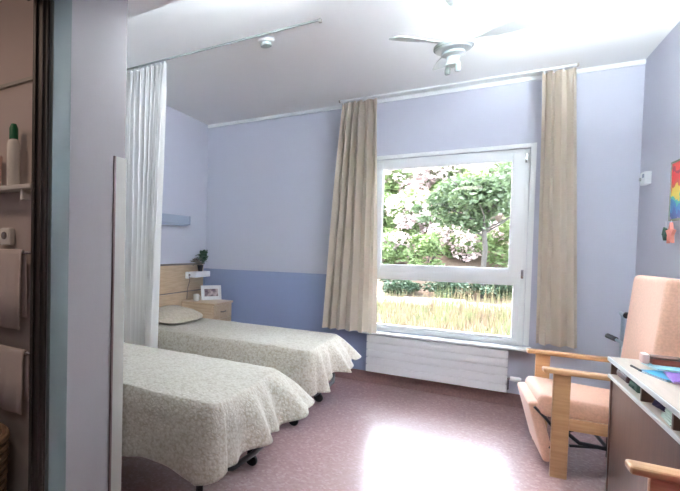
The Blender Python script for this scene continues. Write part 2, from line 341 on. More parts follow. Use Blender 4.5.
# ------------------------------------------------------------------ beds
def spread(x0, x1, y0, y1, zt, seed):
    """bedspread: top plus skirts on near side, foot and far side"""
    rnd = random.Random(seed); per = []
    rc = .05
    N1, N2, NC = 70, 44, 14
    # perimeter from head-near to foot-near corner, across the foot, back along the far side
    for i in range(N1): per.append((x0+(x1-rc-x0)*i/N1, y0, (0, -1), 'n', i/N1))
    for i in range(NC): a = -PI/2+PI/2*i/NC; per.append((x1-rc+rc*math.cos(a), y0+rc+rc*math.sin(a), (math.cos(a), math.sin(a)), 'c', i/NC))
    for i in range(N2): per.append((x1, y0+rc+(y1-y0-2*rc)*i/N2, (1, 0), 'f', i/N2))
    for i in range(NC): a = PI/2*i/NC; per.append((x1-rc+rc*math.cos(a), y1-rc+rc*math.sin(a), (math.cos(a), math.sin(a)), 'd', i/NC))
    for i in range(N1+1): per.append((x1-rc-(x1-rc-x0)*i/N1, y1, (0, 1), 'b', i/N1))
    def hem(k, t, s):
        if k == 'n': o, d = .05+.02*t, .27+.015*math.sin(9*t+seed)+.035*max(0, t-.8)*5
        elif k == 'c': o, d = .06-.03*t, .30-.04*t
        elif k == 'f': o, d = .03+.125*t, .26-.10*t+.010*math.sin(11*t)
        elif k == 'd': o, d = .155+.06*math.sin(PI*t)-.06*t, .165-.02*math.sin(PI*t)+.03*t
        else: o, d = .09-.04*t, .19+.05*t
        return o, d
    bm = bmesh.new(); rings = []; NV = 16; L = 0; dist = []; prev = None
    for p in per:
        if prev: L += math.hypot(p[0]-prev[0], p[1]-prev[1])
        dist.append(L); prev = p
    for j in range(NV, -1, -1):
        v = j/NV; rg = []
        for (x, y, n, k, t), s in zip(per, dist):
            o, d = hem(k, t, s)
            amp = {'n': .007, 'c': .014, 'f': .032, 'd': .022, 'b': .01}[k]
            rip = amp*(math.sin(s*17+seed)+.6*math.sin(s*37+2*seed))*v**.8
            crease = .006*noise.noise(Vector((s*9, v*3, seed)))
            dd = d*(1-math.cos(min(1, v*1.0)*PI/2)*0)*v
            oo = o*v**.85 + .018*math.sin(min(1, v*4)*PI/2) + rip + crease*min(1, v*3)
            z = zt - dd - .012*math.sin(min(1, v*4)*PI/2) + (.010*math.sin(s*13+seed*1.7)*v)
            rg.append(bm.verts.new((x+n[0]*oo, y+n[1]*oo, z)))
        rings.append(rg)
    cx0, cx1, cy = x0, x1-.45, (y0+y1)/2
    for s in (.985, .95, .88, .78, .66, .54, .42, .30, .18, .07, 0):
        rg = []
        for (x, y, n, k, t) in per:
            mx = min(max(x, cx0), cx1)
            px, py = mx+(x-mx)*s, cy+(y-cy)*s
            z = zt + .012*(1-s**4) + .005*noise.noise(Vector((px*5, py*5, seed))) + .003*noise.noise(Vector((px*14, py*14, seed)))
            rg.append(bm.verts.new((px, py, z)))
        rings.append(rg)
    for A, B in zip(rings, rings[1:]):
        for i in range(len(per)-1): bm.faces.new((A[i], A[i+1], B[i+1], B[i]))
    bmesh.ops.remove_doubles(bm, verts=bm.verts, dist=.0004)
    return bm
def bed(label, ylo, yhi, seed, with_pillow):
    x0, x1 = .10, 1.645; zt = .55
    t = thing('single_bed', label, 'bed', ((x0+x1)/2, (ylo+yhi)/2, 0))
    o = obj('bedspread', spread(x0, x1, ylo, yhi, zt, seed), M['spread'], t, ang=3)
    md = o.modifiers.new('thickness', 'SOLIDIFY'); md.thickness = .006; md.offset = -1
    box('mattress', (x0+.01, ylo+.02, .40), (x1-.02, yhi-.02, .538), M['mattress'], t, r=.03)
    bm = bmesh.new()
    zz = .34; a, b = ylo+.06, yhi-.06
    tube(bm, [(x0+.02, a, zz), (x1-.1, a, zz), (x1-.04, a+.02, zz), (x1-.02, a+.08, zz), (x1-.02, b-.08, zz), (x1-.04, b-.02, zz), (x1-.1, b, zz), (x0+.02, b, zz)], .017)
    for x in (.4, .8, 1.2): tube(bm, [(x, a, zz), (x, b, zz)], .014)
    bx(bm, (x0+.02, a, .355), (x1-.04, b, .40), .01)
    obj('bed_frame', bm, M['bedmetal'], t)
    for x in (x0+.08, x1-.12):
        for y in (a+.02, b-.02):
            bm = bmesh.new(); tube(bm, [(x, y, .34), (x, y, .09)], .016); bx(bm, (x-.02, y-.016, .055), (x+.02, y+.016, .095), .004)
            lg = obj('leg', bm, M['bedmetal'], t)
            bm = bmesh.new(); lathe(bm, [(0, -.011), (.03, -.011), (.034, -.006), (.034, .006), (.03, .011), (0, .011)], (0, 0, 0), 20)
            c = obj('caster', bm, M['rubber']); c.data.transform(Matrix.Rotation(PI/2, 4, 'X')); c.data.transform(Matrix.Translation((x, y, .0345)))
            c.parent = lg; c.matrix_parent_inverse = Matrix.Translation(-t.location) @ Matrix.Identity(4)
            c.matrix_parent_inverse = (lg.matrix_parent_inverse.copy()).inverted() @ Matrix.Translation(-t.location)
    bm = bmesh.new(); tube(bm, [(x1-.32, b-.01, .34), (x1-.14, b+.0, .30), (x1+.0, b-.05, .25), (x1+.02, b-.16, .22), (x1+.01, (a+b)/2, .21), (x1+.0, a+.10, .22), (x1-.05, a+.0, .25), (x1-.16, a-.01, .30), (x1-.32, a, .34)], .013); obj('foot_bar', bm, M['bedmetal'], t)
    return t
bed('nearer bed beside the hall wall, beige quilted spread, its head behind the curtain', -2.87, -2.115, 2, False)
bed('farther bed by the window wall, beige quilted spread, pillow at its wooden headboard', -1.55, -.775, 5, True)
def pillow(label, cx, cy, cz, lx, ly, h, rot):
    bm = bmesh.new(); bmesh.ops.create_uvsphere(bm, u_segments=48, v_segments=24, radius=1)
    for v in bm.verts:
        x, y, z = v.co; k = (abs(x)**3.2+abs(y)**3.2)**(1/3.2) or 1; rr = math.hypot(x, y)
        f = rr/k if k else 1
        x, y = x*f, y*f
        e = max(abs(x), abs(y)); zz = z*(1-.25*e**4) 
        v.co = Vector((x*lx/2, y*ly/2, zz*h/2*(1.0 if z > 0 else .5) + .006*noise.noise(Vector((x*3, y*3, z*2)))))
    bmesh.ops.rotate(bm, verts=bm.verts, matrix=Matrix.Rotation(rot, 3, 'Y'), cent=(0, 0, 0))
    o = obj('pillow', bm, M['pillow'], ang=3); o.location = (cx, cy, cz); return tag(o, label, 'pillow')
pillow('taupe pillow lying at the head of the farther bed', .305, -1.14, .605, .40, .66, .15, .12)

# ------------------------------------------------------------------ headboard, wall lamp, nightstand
hb = thing('headboard_panel', 'pale wooden headboard panel on the left wall, grey top edge', 'headboard', (.02, -1.5, .3))
box('lower_board', (.002, -3.02, .30), (.045, -.13, .752), M['head'], hb, r=.002)
box('upper_board', (.002, -3.02, .764), (.045, -.13, 1.035), M['head'], hb, r=.002)
for a, b in (((.002, -3.03, 1.036), (.055, -.12, 1.052)), ((.002, -3.02, .752), (.035, -.13, .764))): e = box('trim_strip', a, b, M['headtrim'], hb, r=.001); e['label'] = 'grey strip'
wl = thing('wall_lamp', 'long blue-grey light fitting high on the left wall, above the headboard', 'wall lamp', (.04, -.95, 1.44))
box('housing', (.002, -1.45, 1.452), (.085, -.51, 1.54), M['light'], wl, r=.012)
box('lower_diffuser', (.01, -1.43, 1.438), (.075, -.53, 1.452), M['light'], wl, r=.004)
for y in (-.51, -1.458): box('end_cap', (.002, y, 1.45), (.088, y+.008, 1.54), M['light'], wl, r=.003)
sb = thing('wall_shelf', 'small white shelf box with sockets on the headboard', 'shelf', (.08, -.29, .9))
box('shelf_body', (.046, -.45, .905), (.135, -.135, .965), M['white'], sb, r=.006)
box('socket', (.046, -.52, .895), (.075, -.465, .965), M['white'], sb, r=.006)
bm = bmesh.new(); tube(bm, [(.079, -.49, .92), (.085, -.492, .87), (.07, -.50, .80), (.06, -.50, .68)], .0035); bx(bm, (.075, -.498, .925), (.088, -.482, .941), .002); e = obj('cable', bm, M['headtrim'], sb); e['label'] = 'thin grey cable hanging from the socket'
# plant on it
def leaf(bm, p, d, l, wd, droop=.3):
    d = Vector(d).normalized(); s = d.cross(Vector((0, 0, 1)))
    s = s.normalized() if s.length > .01 else Vector((1, 0, 0)); p = Vector(p)
    pts = []
    for i in range(4):
        t = i/3; c = p + d*l*t - Vector((0, 0, 1))*droop*l*t*t; ww = wd*math.sin(PI*(.12+.8*t))
        pts.append((bm.verts.new(c-s*ww), bm.verts.new(c+Vector((0, 0, .25*ww))), bm.verts.new(c+s*ww)))
    for a, b in zip(pts, pts[1:]): bm.faces.new((a[0], a[1], b[1], b[0])); bm.faces.new((a[1], a[2], b[2], b[1]))
pp = thing('potted_plant', 'small leafy plant in a dark pot on the white wall shelf', 'plant', (.095, -.29, .966))
bm = bmesh.new(); lathe(bm, [(0, 0), (.022, 0), (.03, .055), (.033, .058), (.033, .066), (.029, .066), (.027, .055), (0, .055)], (.095, -.29, .966), 20); obj('pot', bm, M['terra'], pp)
bm = bmesh.new(); rn = random.Random(3)
for _ in range(70):
    a = rn.uniform(0, 2*PI); el = rn.uniform(-.1, 1.2); b0 = (.095+.02*math.cos(a), -.24+.045*rn.uniform(-1, 1), 1.07+rn.uniform(0, .09))
    leaf(bm, b0, (.6*math.cos(a)*math.cos(el), math.sin(a)*math.cos(el), math.sin(el)), .06, .018)
for k in range(5): tube(bm, [(.095, -.29, 1.02), (.095, -.27+.01*k, 1.06), (.095, -.25+.02*k, 1.09)], .002, 6)
obj('green_leaves', bm, M['leaf'], pp)
bm = bmesh.new()
for _ in range(50):
    a = rn.uniform(0, 2*PI); el = rn.uniform(-.3, .9); leaf(bm, (.095+.02*math.cos(a), -.37+.05*rn.uniform(-1, 1), 1.06+rn.uniform(-.01, .03)), (.6*math.cos(a)*math.cos(el), math.sin(a)*math.cos(el), math.sin(el)), .05, .014)
for k in range(4): tube(bm, [(.095, -.29, 1.02), (.095, -.33-.01*k, 1.055), (.095, -.35-.02*k, 1.07)], .002, 6)
e = obj('dry_leaves', bm, M['leafgrey'], pp); e['label'] = 'greyish drying leaves on the left side'

ns = thing('nightstand', 'pale wooden nightstand between the farther bed and the window wall', 'nightstand', (.24, -.37, 0))
bm = bmesh.new(); x0, x1, y0, y1 = .05, .42, -.58, -.175
bx(bm, (x0, y0, .06), (x1-.018, y0+.016, .645), .001); bx(bm, (x0, y1-.016, .06), (x1-.018, y1, .645), .001)
bx(bm, (x0, y0+.016, .06), (x0+.012, y1-.016, .645), .001); bx(bm, (x0+.012, y0+.016, .06), (x1-.018, y1-.016, .076), .001)
bx(bm, (x0+.012, y0+.016, .49), (x1-.018, y1-.016, .503), .001)
obj('carcass', bm, M['night'], ns)
bm = bmesh.new(); bx(bm, (x0-.002, y0-.01, .646), (x1+.012, y1+.01, .668), .006); obj('top', bm, M['night'], ns)
dr = box('drawer', (x1-.017, y0+.003, .505), (x1, y1-.003, .643), M['night'], ns, r=.003)
dd = box('door', (x1-.017, y0+.003, .065), (x1, y1-.003, .50), M['night'], ns, r=.003)
def sub(o, par, root):  # parent a world-space mesh to a part
    o.parent = par; o.matrix_parent_inverse = par.matrix_parent_inverse.inverted() @ Matrix.Translation(-root.location)
for par, z in ((dr, .575), (dd, .42)):
    bm = bmesh.new(); tube(bm, [(x1+.0, -.43, z), (x1+.016, -.42, z), (x1+.02, -.38, z), (x1+.016, -.34, z), (x1+.0, -.33, z)], .005); sub(obj('handle', bm, M['headtrim']), par, ns)
for x in (x0+.04, x1-.05):
    for y in (y0+.04, y1-.04):
        bm = bmesh.new(); lathe(bm, [(0, 0), (.018, 0), (.022, .02), (.022, .06), (0, .06)], (x, y, 0), 14); obj('foot', bm, M['rubber'], ns)
# photo frame and mug on the nightstand
pf_s = 1.25
pf = thing('photo_frame', 'white photo frame standing on the nightstand', 'picture frame', (.2, -.33, .668))
rot = Matrix.Rotation(-.12, 3, 'Y') ; piv = (.2, -.33, .668)
def rbox(name, a, b, m, par, r=0, z=-.55):
    bm = bmesh.new(); bx(bm, a, b, r)
    bmesh.ops.rotate(bm, verts=bm.verts, cent=piv, matrix=Matrix.Rotation(z, 3, 'Z') @ rot); return obj(name, bm, m, par)
bm = bmesh.new(); L = [((.195, -.425, .668), (.207, -.41, .79)), ((.195, -.25, .668), (.207, -.235, .79)), ((.195, -.41, .668), (.207, -.25, .686)), ((.195, -.41, .772), (.207, -.25, .79)), ((.195, -.41, .686), (.199, -.25, .772))]
for a, b in L: bx(bm, a, b, .002)
bmesh.ops.rotate(bm, verts=bm.verts, cent=piv, matrix=Matrix.Rotation(-.55, 3, 'Z') @ rot); obj('frame', bm, M['paper'], pf)
rbox('photograph', (.1995, -.395, .698), (.2015, -.265, .76), M['photo'], pf)
rbox('stand', (.150, -.345, .674), (.196, -.315, .678), M['paper'], pf)
pf.scale = (1.25,)*3; pf.location = (.25, -.31, .672)
mg = thing('mug', 'small white mug beside the photo frame on the nightstand', 'mug', (.16, -.475, .668))
bm = bmesh.new(); lathe(bm, [(0, 0), (.026, 0), (.03, .006), (.031, .07), (.0285, .07), (.027, .008), (0, .007)], (.16, -.475, .668), 24); obj('cup', bm, M['cer'], mg)
bm = bmesh.new(); tube(bm, [(.19, -.475, .725), (.205, -.475, .72), (.208, -.475, .70), (.203, -.475, .688), (.188, -.475, .683)], .004, 8); obj('handle', bm, M['cer'], mg)

# ------------------------------------------------------------------ ceiling fan, smoke detector
FX, FY = 2.40, -1.75
fn = thing('ceiling_fan', 'white three-bladed ceiling fan hanging near the window', 'ceiling fan', (FX, FY, 2.2))
bm = bmesh.new(); lathe(bm, [(0, 2.579), (.062, 2.579), (.06, 2.56), (.042, 2.52), (.028, 2.497), (.02, 2.495), (0, 2.495)], (FX, FY, 0)); obj('canopy', bm, M['fan'], fn)
bm = bmesh.new(); tube(bm, [(FX, FY, 2.51), (FX, FY, 2.36)], .009, 14); obj('rod', bm, M['fan'], fn)
bm = bmesh.new(); lathe(bm, [(0, 2.375), (.03, 2.373), (.042, 2.36), (.043, 2.325), (.05, 2.315), (.05, 2.30), (.082, 2.29), (.086, 2.275), (.08, 2.258), (.06, 2.25), (0, 2.25)], (FX, FY, 0)); mo = obj('motor', bm, M['fan'], fn)
bm = bmesh.new(); lathe(bm, [(.0868, 2.285), (.0895, 2.283), (.0895, 2.268), (.0868, 2.266)], (FX, FY, 0)); sub(obj('band', bm, M['fangrey']), mo, fn)
bm = bmesh.new(); lathe(bm, [(0, 2.25), (.05, 2.249), (.055, 2.235), (.03, 2.222), (.026, 2.20), (.034, 2.19), (.034, 2.178), (0, 2.175)], (FX, FY, 0)); obj('light_fitting', bm, M['fan'], fn)
for s in (-1, 1):
    bm = bmesh.new(); dx, dy = .82*s*.028, -.56*s*.028
    lathe(bm, [(0, 0), (.010, 0), (.013, .004), (.013, .028), (.009, .04), (0, .04)], (FX+dx, FY+dy, 2.14), 16); obj('lamp_socket', bm, M['fangrey'], fn)
for k, a in enumerate((-17, -137, 103)):
    a = math.radians(a); bm = bmesh.new(); prof = [(.075, .010), (.12, .011), (.15, .018), (.18, .032), (.24, .042), (.32, .046), (.342, .040), (.348, .026)]
    top, bot = [], []
    for r, wd in prof:
        tw = math.radians(-14)
        for lst, zz in ((top, .003), (bot, -.003)):
            lst.append([bm.verts.new((r, s*wd*math.cos(tw), 2.292+zz + s*wd*math.sin(tw)*(1 if r > .14 else 0))) for s in (-1, 1)])
    for i in range(len(prof)-1):
        bm.faces.new((top[i][0], top[i+1][0], top[i+1][1], top[i][1])); bm.faces.new((bot[i][0], bot[i][1], bot[i+1][1], bot[i+1][0]))
        for s in (0, 1): bm.faces.new((top[i][s], top[i+1][s], bot[i+1][s], bot[i][s]))
    bm.faces.new((top[0][0], top[0][1], bot[0][1], bot[0][0])); bm.faces.new((top[-1][0], top[-1][1], bot[-1][1], bot[-1][0]))
    bmesh.ops.rotate(bm, verts=bm.verts, cent=(0, 0, 0), matrix=Matrix.Rotation(a, 3, 'Z')); bmesh.ops.translate(bm, verts=bm.verts, vec=(FX, FY, 0))
    bl = obj('blade', bm, M['fan'], fn)
fn.location.z += .02
sd = thing('smoke_detector', 'round white smoke detector on the ceiling beside the curtain track', 'smoke detector', (1.35, -1.70, 2.6))
bm = bmesh.new(); lathe(bm, [(0, 2.599), (.052, 2.599), (.05, 2.585), (.04, 2.58), (0, 2.58)], (1.35, -1.70, 0)); obj('base', bm, M['white'], sd)
bm = bmesh.new(); lathe(bm, [(0, 2.58), (.03, 2.579), (.03, 2.568), (.038, 2.566), (.036, 2.556), (.02, 2.55), (0, 2.549)], (1.35, -1.70, 0)); obj('sensor_head', bm, M['fangrey'], sd)

# ------------------------------------------------------------------ armchairs
def armchair(name, label, ox, oy, upm, rz=0):
    """faces -x; local origin at front-near corner of its footprint, width .60 along y"""
    t = thing(name, label, 'armchair', (ox+.25, oy+.3, 0))
    def X(*p): return (ox+p[0], oy+p[1], p[2])
    for y in (0, .57):
        # arm: slightly rising plank with rounded nose
        bm = bmesh.new(); bx(bm, X(-.032, y-.022, .572), X(.62, y+.048, .598), .011, 3, Matrix.Rotation(.01, 3, 'Y'), X(0, y, .58)); obj('armrest', bm, M['chairwood'], t)
        bm = bmesh.new(); bx(bm, X(.015, y, 0), X(.088, y+.028, .574), .006); obj('leg', bm, M['chairwood'], t)
        bm = bmesh.new(); bx(bm, X(.50, y, 0), X(.56, y+.028, .572), .006, 2); obj('leg', bm, M['chairwood'], t)
        bm = bmesh.new(); bx(bm, X(.088, y+.003, .27), X(.50, y+.025, .335), .004, 2); obj('side_rail', bm, M['chairwood'], t)
    # seat cushion
    bm = bmesh.new(); bx(bm, X(-.04, .034, .315), X(.40, .562, .435), .045, 5, Matrix.Rotation(.06, 3, 'Y'), X(-.04, 0, .4)); obj('seat_cushion', bm, upm, t)
    bm = bmesh.new(); bx(bm, X(.06, .034, .26), X(.44, .562, .30), .008); e = obj('seat_base', bm, M['chairwood'], t)
    # backrest, leaning back
    bm = bmesh.new(); bx(bm, X(.39, .05, .40), X(.51, .55, 1.115), .035, 4, Matrix.Rotation(.085, 3, 'Y'), X(.40, 0, .45)); obj('backrest', bm, upm, t)
    # folded footrest
    bm = bmesh.new(); bx(bm, X(-.085, .06, .045), X(-.03, .54, .385), .022, 4, Matrix.Rotation(-.24, 3, 'Y'), X(-.06, 0, .385)); obj('footrest', bm, upm, t)
    bm = bmesh.new()
    for y in (.05, .53):
        tube(bm, [X(-.055, y, .36), X(.0, y, .30), (X(.05, y, .23))], .007, 8); tube(bm, [X(.02, y, .14), X(.05, y, .23), X(.12, y, .265)], .007, 8)
        tube(bm, [X(.08, y, .25), X(.14, y, .20), X(.30, y, .19), X(.44, y, .19)], .011, 8); tube(bm, [X(.26, y, .26), X(.26, y, .15)], .012, 8); tube(bm, [X(.10, y, .175), X(.26, y, .20)], .008, 8)
    tube(bm, [X(.26, .05, .19), X(.26, .53, .19)], .01, 8); tube(bm, [X(.0, .05, .30), X(.0, .53, .30)], .008, 8)
    e = obj('recliner_mechanism', bm, M['black'], t); e['label'] = 'black metal recliner mechanism'
    t.rotation_euler.z = rz
    return t
armchair('armchair', 'peach reclining armchair with wooden arms near the window', 2.873, -1.315, M['peach'], .05)
armchair('armchair', 'magenta-seated wooden armchair at the bottom right, mostly out of view', 2.962, -3.245, M['magenta'])

# thing behind the chair
wk = thing('walking_frame', 'pale metal walking frame with dark grips behind the peach armchair', 'walking frame', (3.36, -.36, 0))
bm = bmesh.new()
tube(bm, [(3.38, -.18, .012), (3.38, -.2, .80), (3.36, -.24, .83), (3.345, -.42, .835)], .011)
tube(bm, [(3.30, -.55, .012), (3.33, -.5, .62), (3.33, -.46, .655), (3.30, -.40, .675), (3.285, -.38, .68)], .010)
tube(bm, [(3.38, -.2, .45), (3.335, -.51, .45)], .009)
obj('tube_frame', bm, M['steel'], wk)
bm = bmesh.new(); tube(bm, [(3.36, -.39, .834), (3.345, -.47, .834)], .018); obj('grip', bm, M['rubber'], wk)
bm = bmesh.new(); tube(bm, [(3.31, -.42, .67), (3.275, -.37, .684)], .016); obj('grip', bm, M['terra'], wk)

# ------------------------------------------------------------------ desk
D0, D1, DXF = -1.47, -2.57, 3.10
dk = thing('desk', 'brown laminate desk with open compartments against the right wall', 'desk', (3.28, -2.0, 0))
box('desktop', (DXF-.006, D1, .700), (W-.016, D0, .722), M['desktop'], dk, r=.003)
for a, b in (((DXF-.012, D1, .701), (DXF-.006, D0+.006, .721)), ((DXF-.012, D1+.02, .622), (DXF-.004, D0-.014, .638))): e = box('edging', a, b, M['deskedge'], dk, r=.002); e['label'] = 'pale edging'
boxes('side_panel', [((DXF, D0-.018, 0), (W-.016, D0, .70))], M['deskfront'], dk, r=.002)
boxes('side_panel', [((DXF, D1, 0), (W-.016, D1+.018, .70))], M['deskfront'], dk, r=.002)
box('shelf', (DXF-.004, D1+.018, .622), (W-.03, D0-.018, .638), M['desktop'], dk, r=.001)
box('front_panel', (DXF+.006, D1+.018, .0), (DXF+.022, D0-.018, .622), M['deskfront'], dk, r=.001)
box('back_panel', (W-.03, D1+.018, .3), (W-.016, D0-.018, .70), M['deskfront'], dk)
for y in (-1.985, -2.35): e = box('divider', (DXF-.002, y-.009, .638), (W-.03, y+.009, .70), M['deskfront'], dk, r=.001)
# things in the compartments
def single(name, label, cat, m, f, group=None):
    bm = bmesh.new(); f(bm); o = obj(name, bm, m); center(o); return tag(o, label, cat, group)
single('purse', 'dark maroon purse in the first desk compartment', 'purse', M['maroon'], lambda bm: (bx(bm, (3.112, -1.69, .639), (3.22, -1.51, .676), .015, 3), tube(bm, [(3.12, -1.66, .668), (3.114, -1.63, .684), (3.114, -1.57, .684), (3.12, -1.54, .668)], .004, 8)))
def sm_case(bm): bx(bm, (3.112, -1.86, .639), (3.22, -1.74, .672), .01, 3); tube(bm, [(3.112, -1.82, .655), (3.108, -1.78, .655)], .006, 8)
single('glasses_case', 'dark green case beside the maroon purse in the desk', 'case', M['stargrn'], sm_case)
def cloth(bm):
    bmesh.ops.create_icosphere(bm, subdivisions=4, radius=1)
    for v in bm.verts:
        n_ = v.co.normalized(); k = 1+.25*noise.noise(n_*2.2)
        v.co = Vector((3.17+n_.x*.065*k, -2.13+n_.y*.05*k, .667+n_.z*.027*k))
single('folded_cloth', 'crumpled navy cloth in the second desk compartment', 'cloth', M['navy'], cloth)
def papers(bm):
    for k in range(5): bx(bm, (3.103+.004*k, -2.32, .639+.006*k), (3.28, -2.20+.004*k, .6445+.006*k), .001, 1, Matrix.Rotation(.05*(k % 3-1), 3, 'Z'))
single('paper_stack', 'stack of pale green papers in the desk beside the navy cloth', 'papers', M['pgreen'], papers)
# things on the desk
def bookthing(name, label, x0, x1, y0, y1, z0, th, m, rz, cat='magazine'):
    c = ((x0+x1)/2, (y0+y1)/2, z0); t = thing(name, label, cat, c)
    R = Matrix.Rotation(rz, 3, 'Z')
    bm = bmesh.new(); bx(bm, (x0, y0, z0), (x1, y1, z0+th*.2), .0005, 1, R, c); bx(bm, (x0, y0, z0+th*.8), (x1, y1, z0+th), .0005, 1, R, c); bx(bm, (x1-.003, y0, z0+th*.2), (x1, y1, z0+th*.8), .0005, 1, R, c); obj('cover', bm, m, t)
    bm = bmesh.new(); bx(bm, (x0+.003, y0+.003, z0+th*.2), (x1-.003, y1-.003, z0+th*.8), 0, 1, R, c); obj('pages', bm, M['paper'], t)
bookthing('magazine', 'blue magazine lying lowest in the pile on the desk', 3.15, 3.30, -1.94, -1.76, .7225, .008, M['cyan'], .25)
bookthing('magazine', 'purple magazine lying above the blue one on the desk', 3.19, 3.36, -2.02, -1.80, .731, .007, M['purple'], -.1)
bookthing('notebook', 'pale cyan notebook on top of the pile on the desk', 3.17, 3.31, -1.81, -1.66, .7385, .008, M['lcyan'], .12, 'notebook')
tb = thing('trinket_box', 'small pink box with a brown lid on the desk notebook', 'box', (3.23, -1.66, .747))
box('box_body', (3.185, -1.725, .747), (3.275, -1.66, .772), M['red'], tb, r=.004)
box('lid', (3.18, -1.73, .7725), (3.28, -1.655, .782), M['brown'], tb, r=.003)
single('tissue_packet', 'small white and pink packet beside the trinket box', 'packet', M['pink'], lambda bm: bx(bm, (3.155, -1.725, .747), (3.178, -1.665, .79), .008, 3))
single('pen', 'dark pen lying on the desk in front of the magazines', 'pen', M['terra'], lambda bm: (tube(bm, [(3.125, -1.70, .7275), (3.135, -1.80, .7275)], .0045, 8), tube(bm, [(3.135, -1.80, .7275), (3.1355, -1.808, .7275)], .0045, 8, .001)))
single('computer_mouse', 'black rounded mouse on the purple magazine on the desk', 'mouse', M['rubber'], lambda bm: bx(bm, (3.265, -1.925, .7385), (3.31, -1.865, .762), .011, 4))
bt = thing('standing_folder', 'pale blue folder standing on the desk at the right edge', 'folder', (3.40, -1.80, .722))
box('cover', (3.345, -1.90, .7225), (3.375, -1.68, .93), M['lcyan'], bt, r=.002)
box('pages', (3.35, -1.895, .7265), (3.37, -1.684, .928), M['paper'], bt)

# ------------------------------------------------------------------ right wall objects
th_ = thing('wall_thermostat', 'small white thermostat box on the right wall near the corner', 'thermostat', (3.45, -.22, 1.7))
box('case', (3.437, -.275, 1.70), (3.469, -.165, 1.785), M['white'], th_, r=.005)
box('display', (3.4355, -.255, 1.745), (3.437, -.215, 1.770), M['light'], th_, r=.0005)
bm = bmesh.new(); lathe(bm, [(0, 0), (.012, 0), (.011, .008), (0, .009)], (0, 0, 0), 16); o = obj('dial', bm, M['fangrey']); o.data.transform(Matrix.Rotation(-PI/2, 4, 'Y')); o.data.transform(Matrix.Translation((3.4365, -.190, 1.74))); put(o, th_)
pc = thing('painting', 'bright red, yellow and blue painting on the right wall', 'painting', (3.46, -.95, 1.45))
box('canvas', (3.451, -1.22, 1.437), (3.465, -.735, 1.757), M['paint'], pc)
bm = bmesh.new()
for a, b in (((3.447, -1.23, 1.427), (3.469, -1.22, 1.767)), ((3.447, -.735, 1.427), (3.469, -.725, 1.767)), ((3.447, -1.22, 1.427), (3.469, -.735, 1.437)), ((3.447, -1.22, 1.757), (3.469, -.735, 1.767))): bx(bm, a, b, .002)
obj('frame', bm, M['ptrim'], pc)
def star(name, label, cy, cz, r, m, rot):
    t = thing(name, label, 'ornament', (3.452, cy, cz-r), 'star ornaments under the painting')
    bm = bmesh.new(); pts = []
    for f, x in ((1, 3.452), (1, 3.438)):
        pts.append([bm.verts.new((x, cy+(r if k % 2 == 0 else r*.5)*math.sin(rot+k*PI/5), cz+(r if k % 2 == 0 else r*.5)*math.cos(rot+k*PI/5))) for k in range(10)])
    c0, c1 = bm.verts.new((3.458, cy, cz)), bm.verts.new((3.430, cy, cz))
    for k in range(10):
        j = (k+1) % 10
        bm.faces.new((pts[0][k], pts[0][j], c0)); bm.faces.new((pts[1][j], pts[1][k], c1)); bm.faces.new((pts[0][k], pts[1][k], pts[1][j], pts[0][j]))
    obj('felt_star', bm, m, t)
    bm = bmesh.new(); tube(bm, [(3.446, cy, cz+r*.75), (3.446, cy+.004, 1.428)], .0015, 6); obj('thread', bm, M['paper'], t)
star('star_ornament', 'pink felt star hanging under the painting', -.79, 1.352, .066, M['starpink'], 0)
star('star_ornament', 'small dark green felt star hanging left of the pink one', -.70, 1.356, .042, M['stargrn'], .4)

# ------------------------------------------------------------------ bathroom glimpse
sh = thing('bathroom_shelf', 'white shelf on the bathroom wall behind the doorway', 'shelf', (.7, -3.24, 1.44))
box('board', (.35, -3.30, 1.465), (.95, -3.202, 1.485), M['cer'], sh, r=.004)
for x in (.42, .86): box('bracket', (x, -3.28, 1.42), (x+.02, -3.202, 1.465), M['cer'], sh, r=.003)
bo = thing('lotion_bottle', 'tall white bottle with green cap on the bathroom shelf, right', 'bottle', (.72, -3.25, 1.485))
bm = bmesh.new(); lathe(bm, [(0, 0), (.027, 0), (.03, .006), (.03, .19), (.024, .21), (.016, .216), (0, .216)], (  .775, -3.25, 1.485)); obj('body', bm, M['cer'], bo)
bm = bmesh.new(); lathe(bm, [(0, .2165), (.02, .2165), (.02, .265), (.012, .285), (0, .285)], (  .775, -3.25, 1.485)); e = obj('cap', bm, M['green'], bo); e['label'] = 'green cap'
single('toothbrush_cup', 'pinkish tall cup on the bathroom shelf left of the bottle', 'cup', M['pink'], lambda bm: lathe(bm, [(0, 0), (.024, 0), (.03, .15), (.028, .15), (.022, .006), (0, .005)], (.645, -3.25, 1.4855)))
ds = thing('soap_dispenser', 'small white wall dispenser below the bathroom shelf', 'dispenser', (.72, -3.22, 1.22))
box('body', (.66, -3.24, 1.215), (.735, -3.201, 1.30), M['cer'], ds, r=.015, seg=3)
bm = bmesh.new(); lathe(bm, [(0, 0), (.018, 0), (.017, .006), (0, .007)], (0, 0, 0), 18); o = obj('button', bm, M['headtrim']); o.data.transform(Matrix.Rotation(PI/2, 4, 'X')); o.data.transform(Matrix.Translation((.70, -3.2395, 1.262))); put(o, ds)
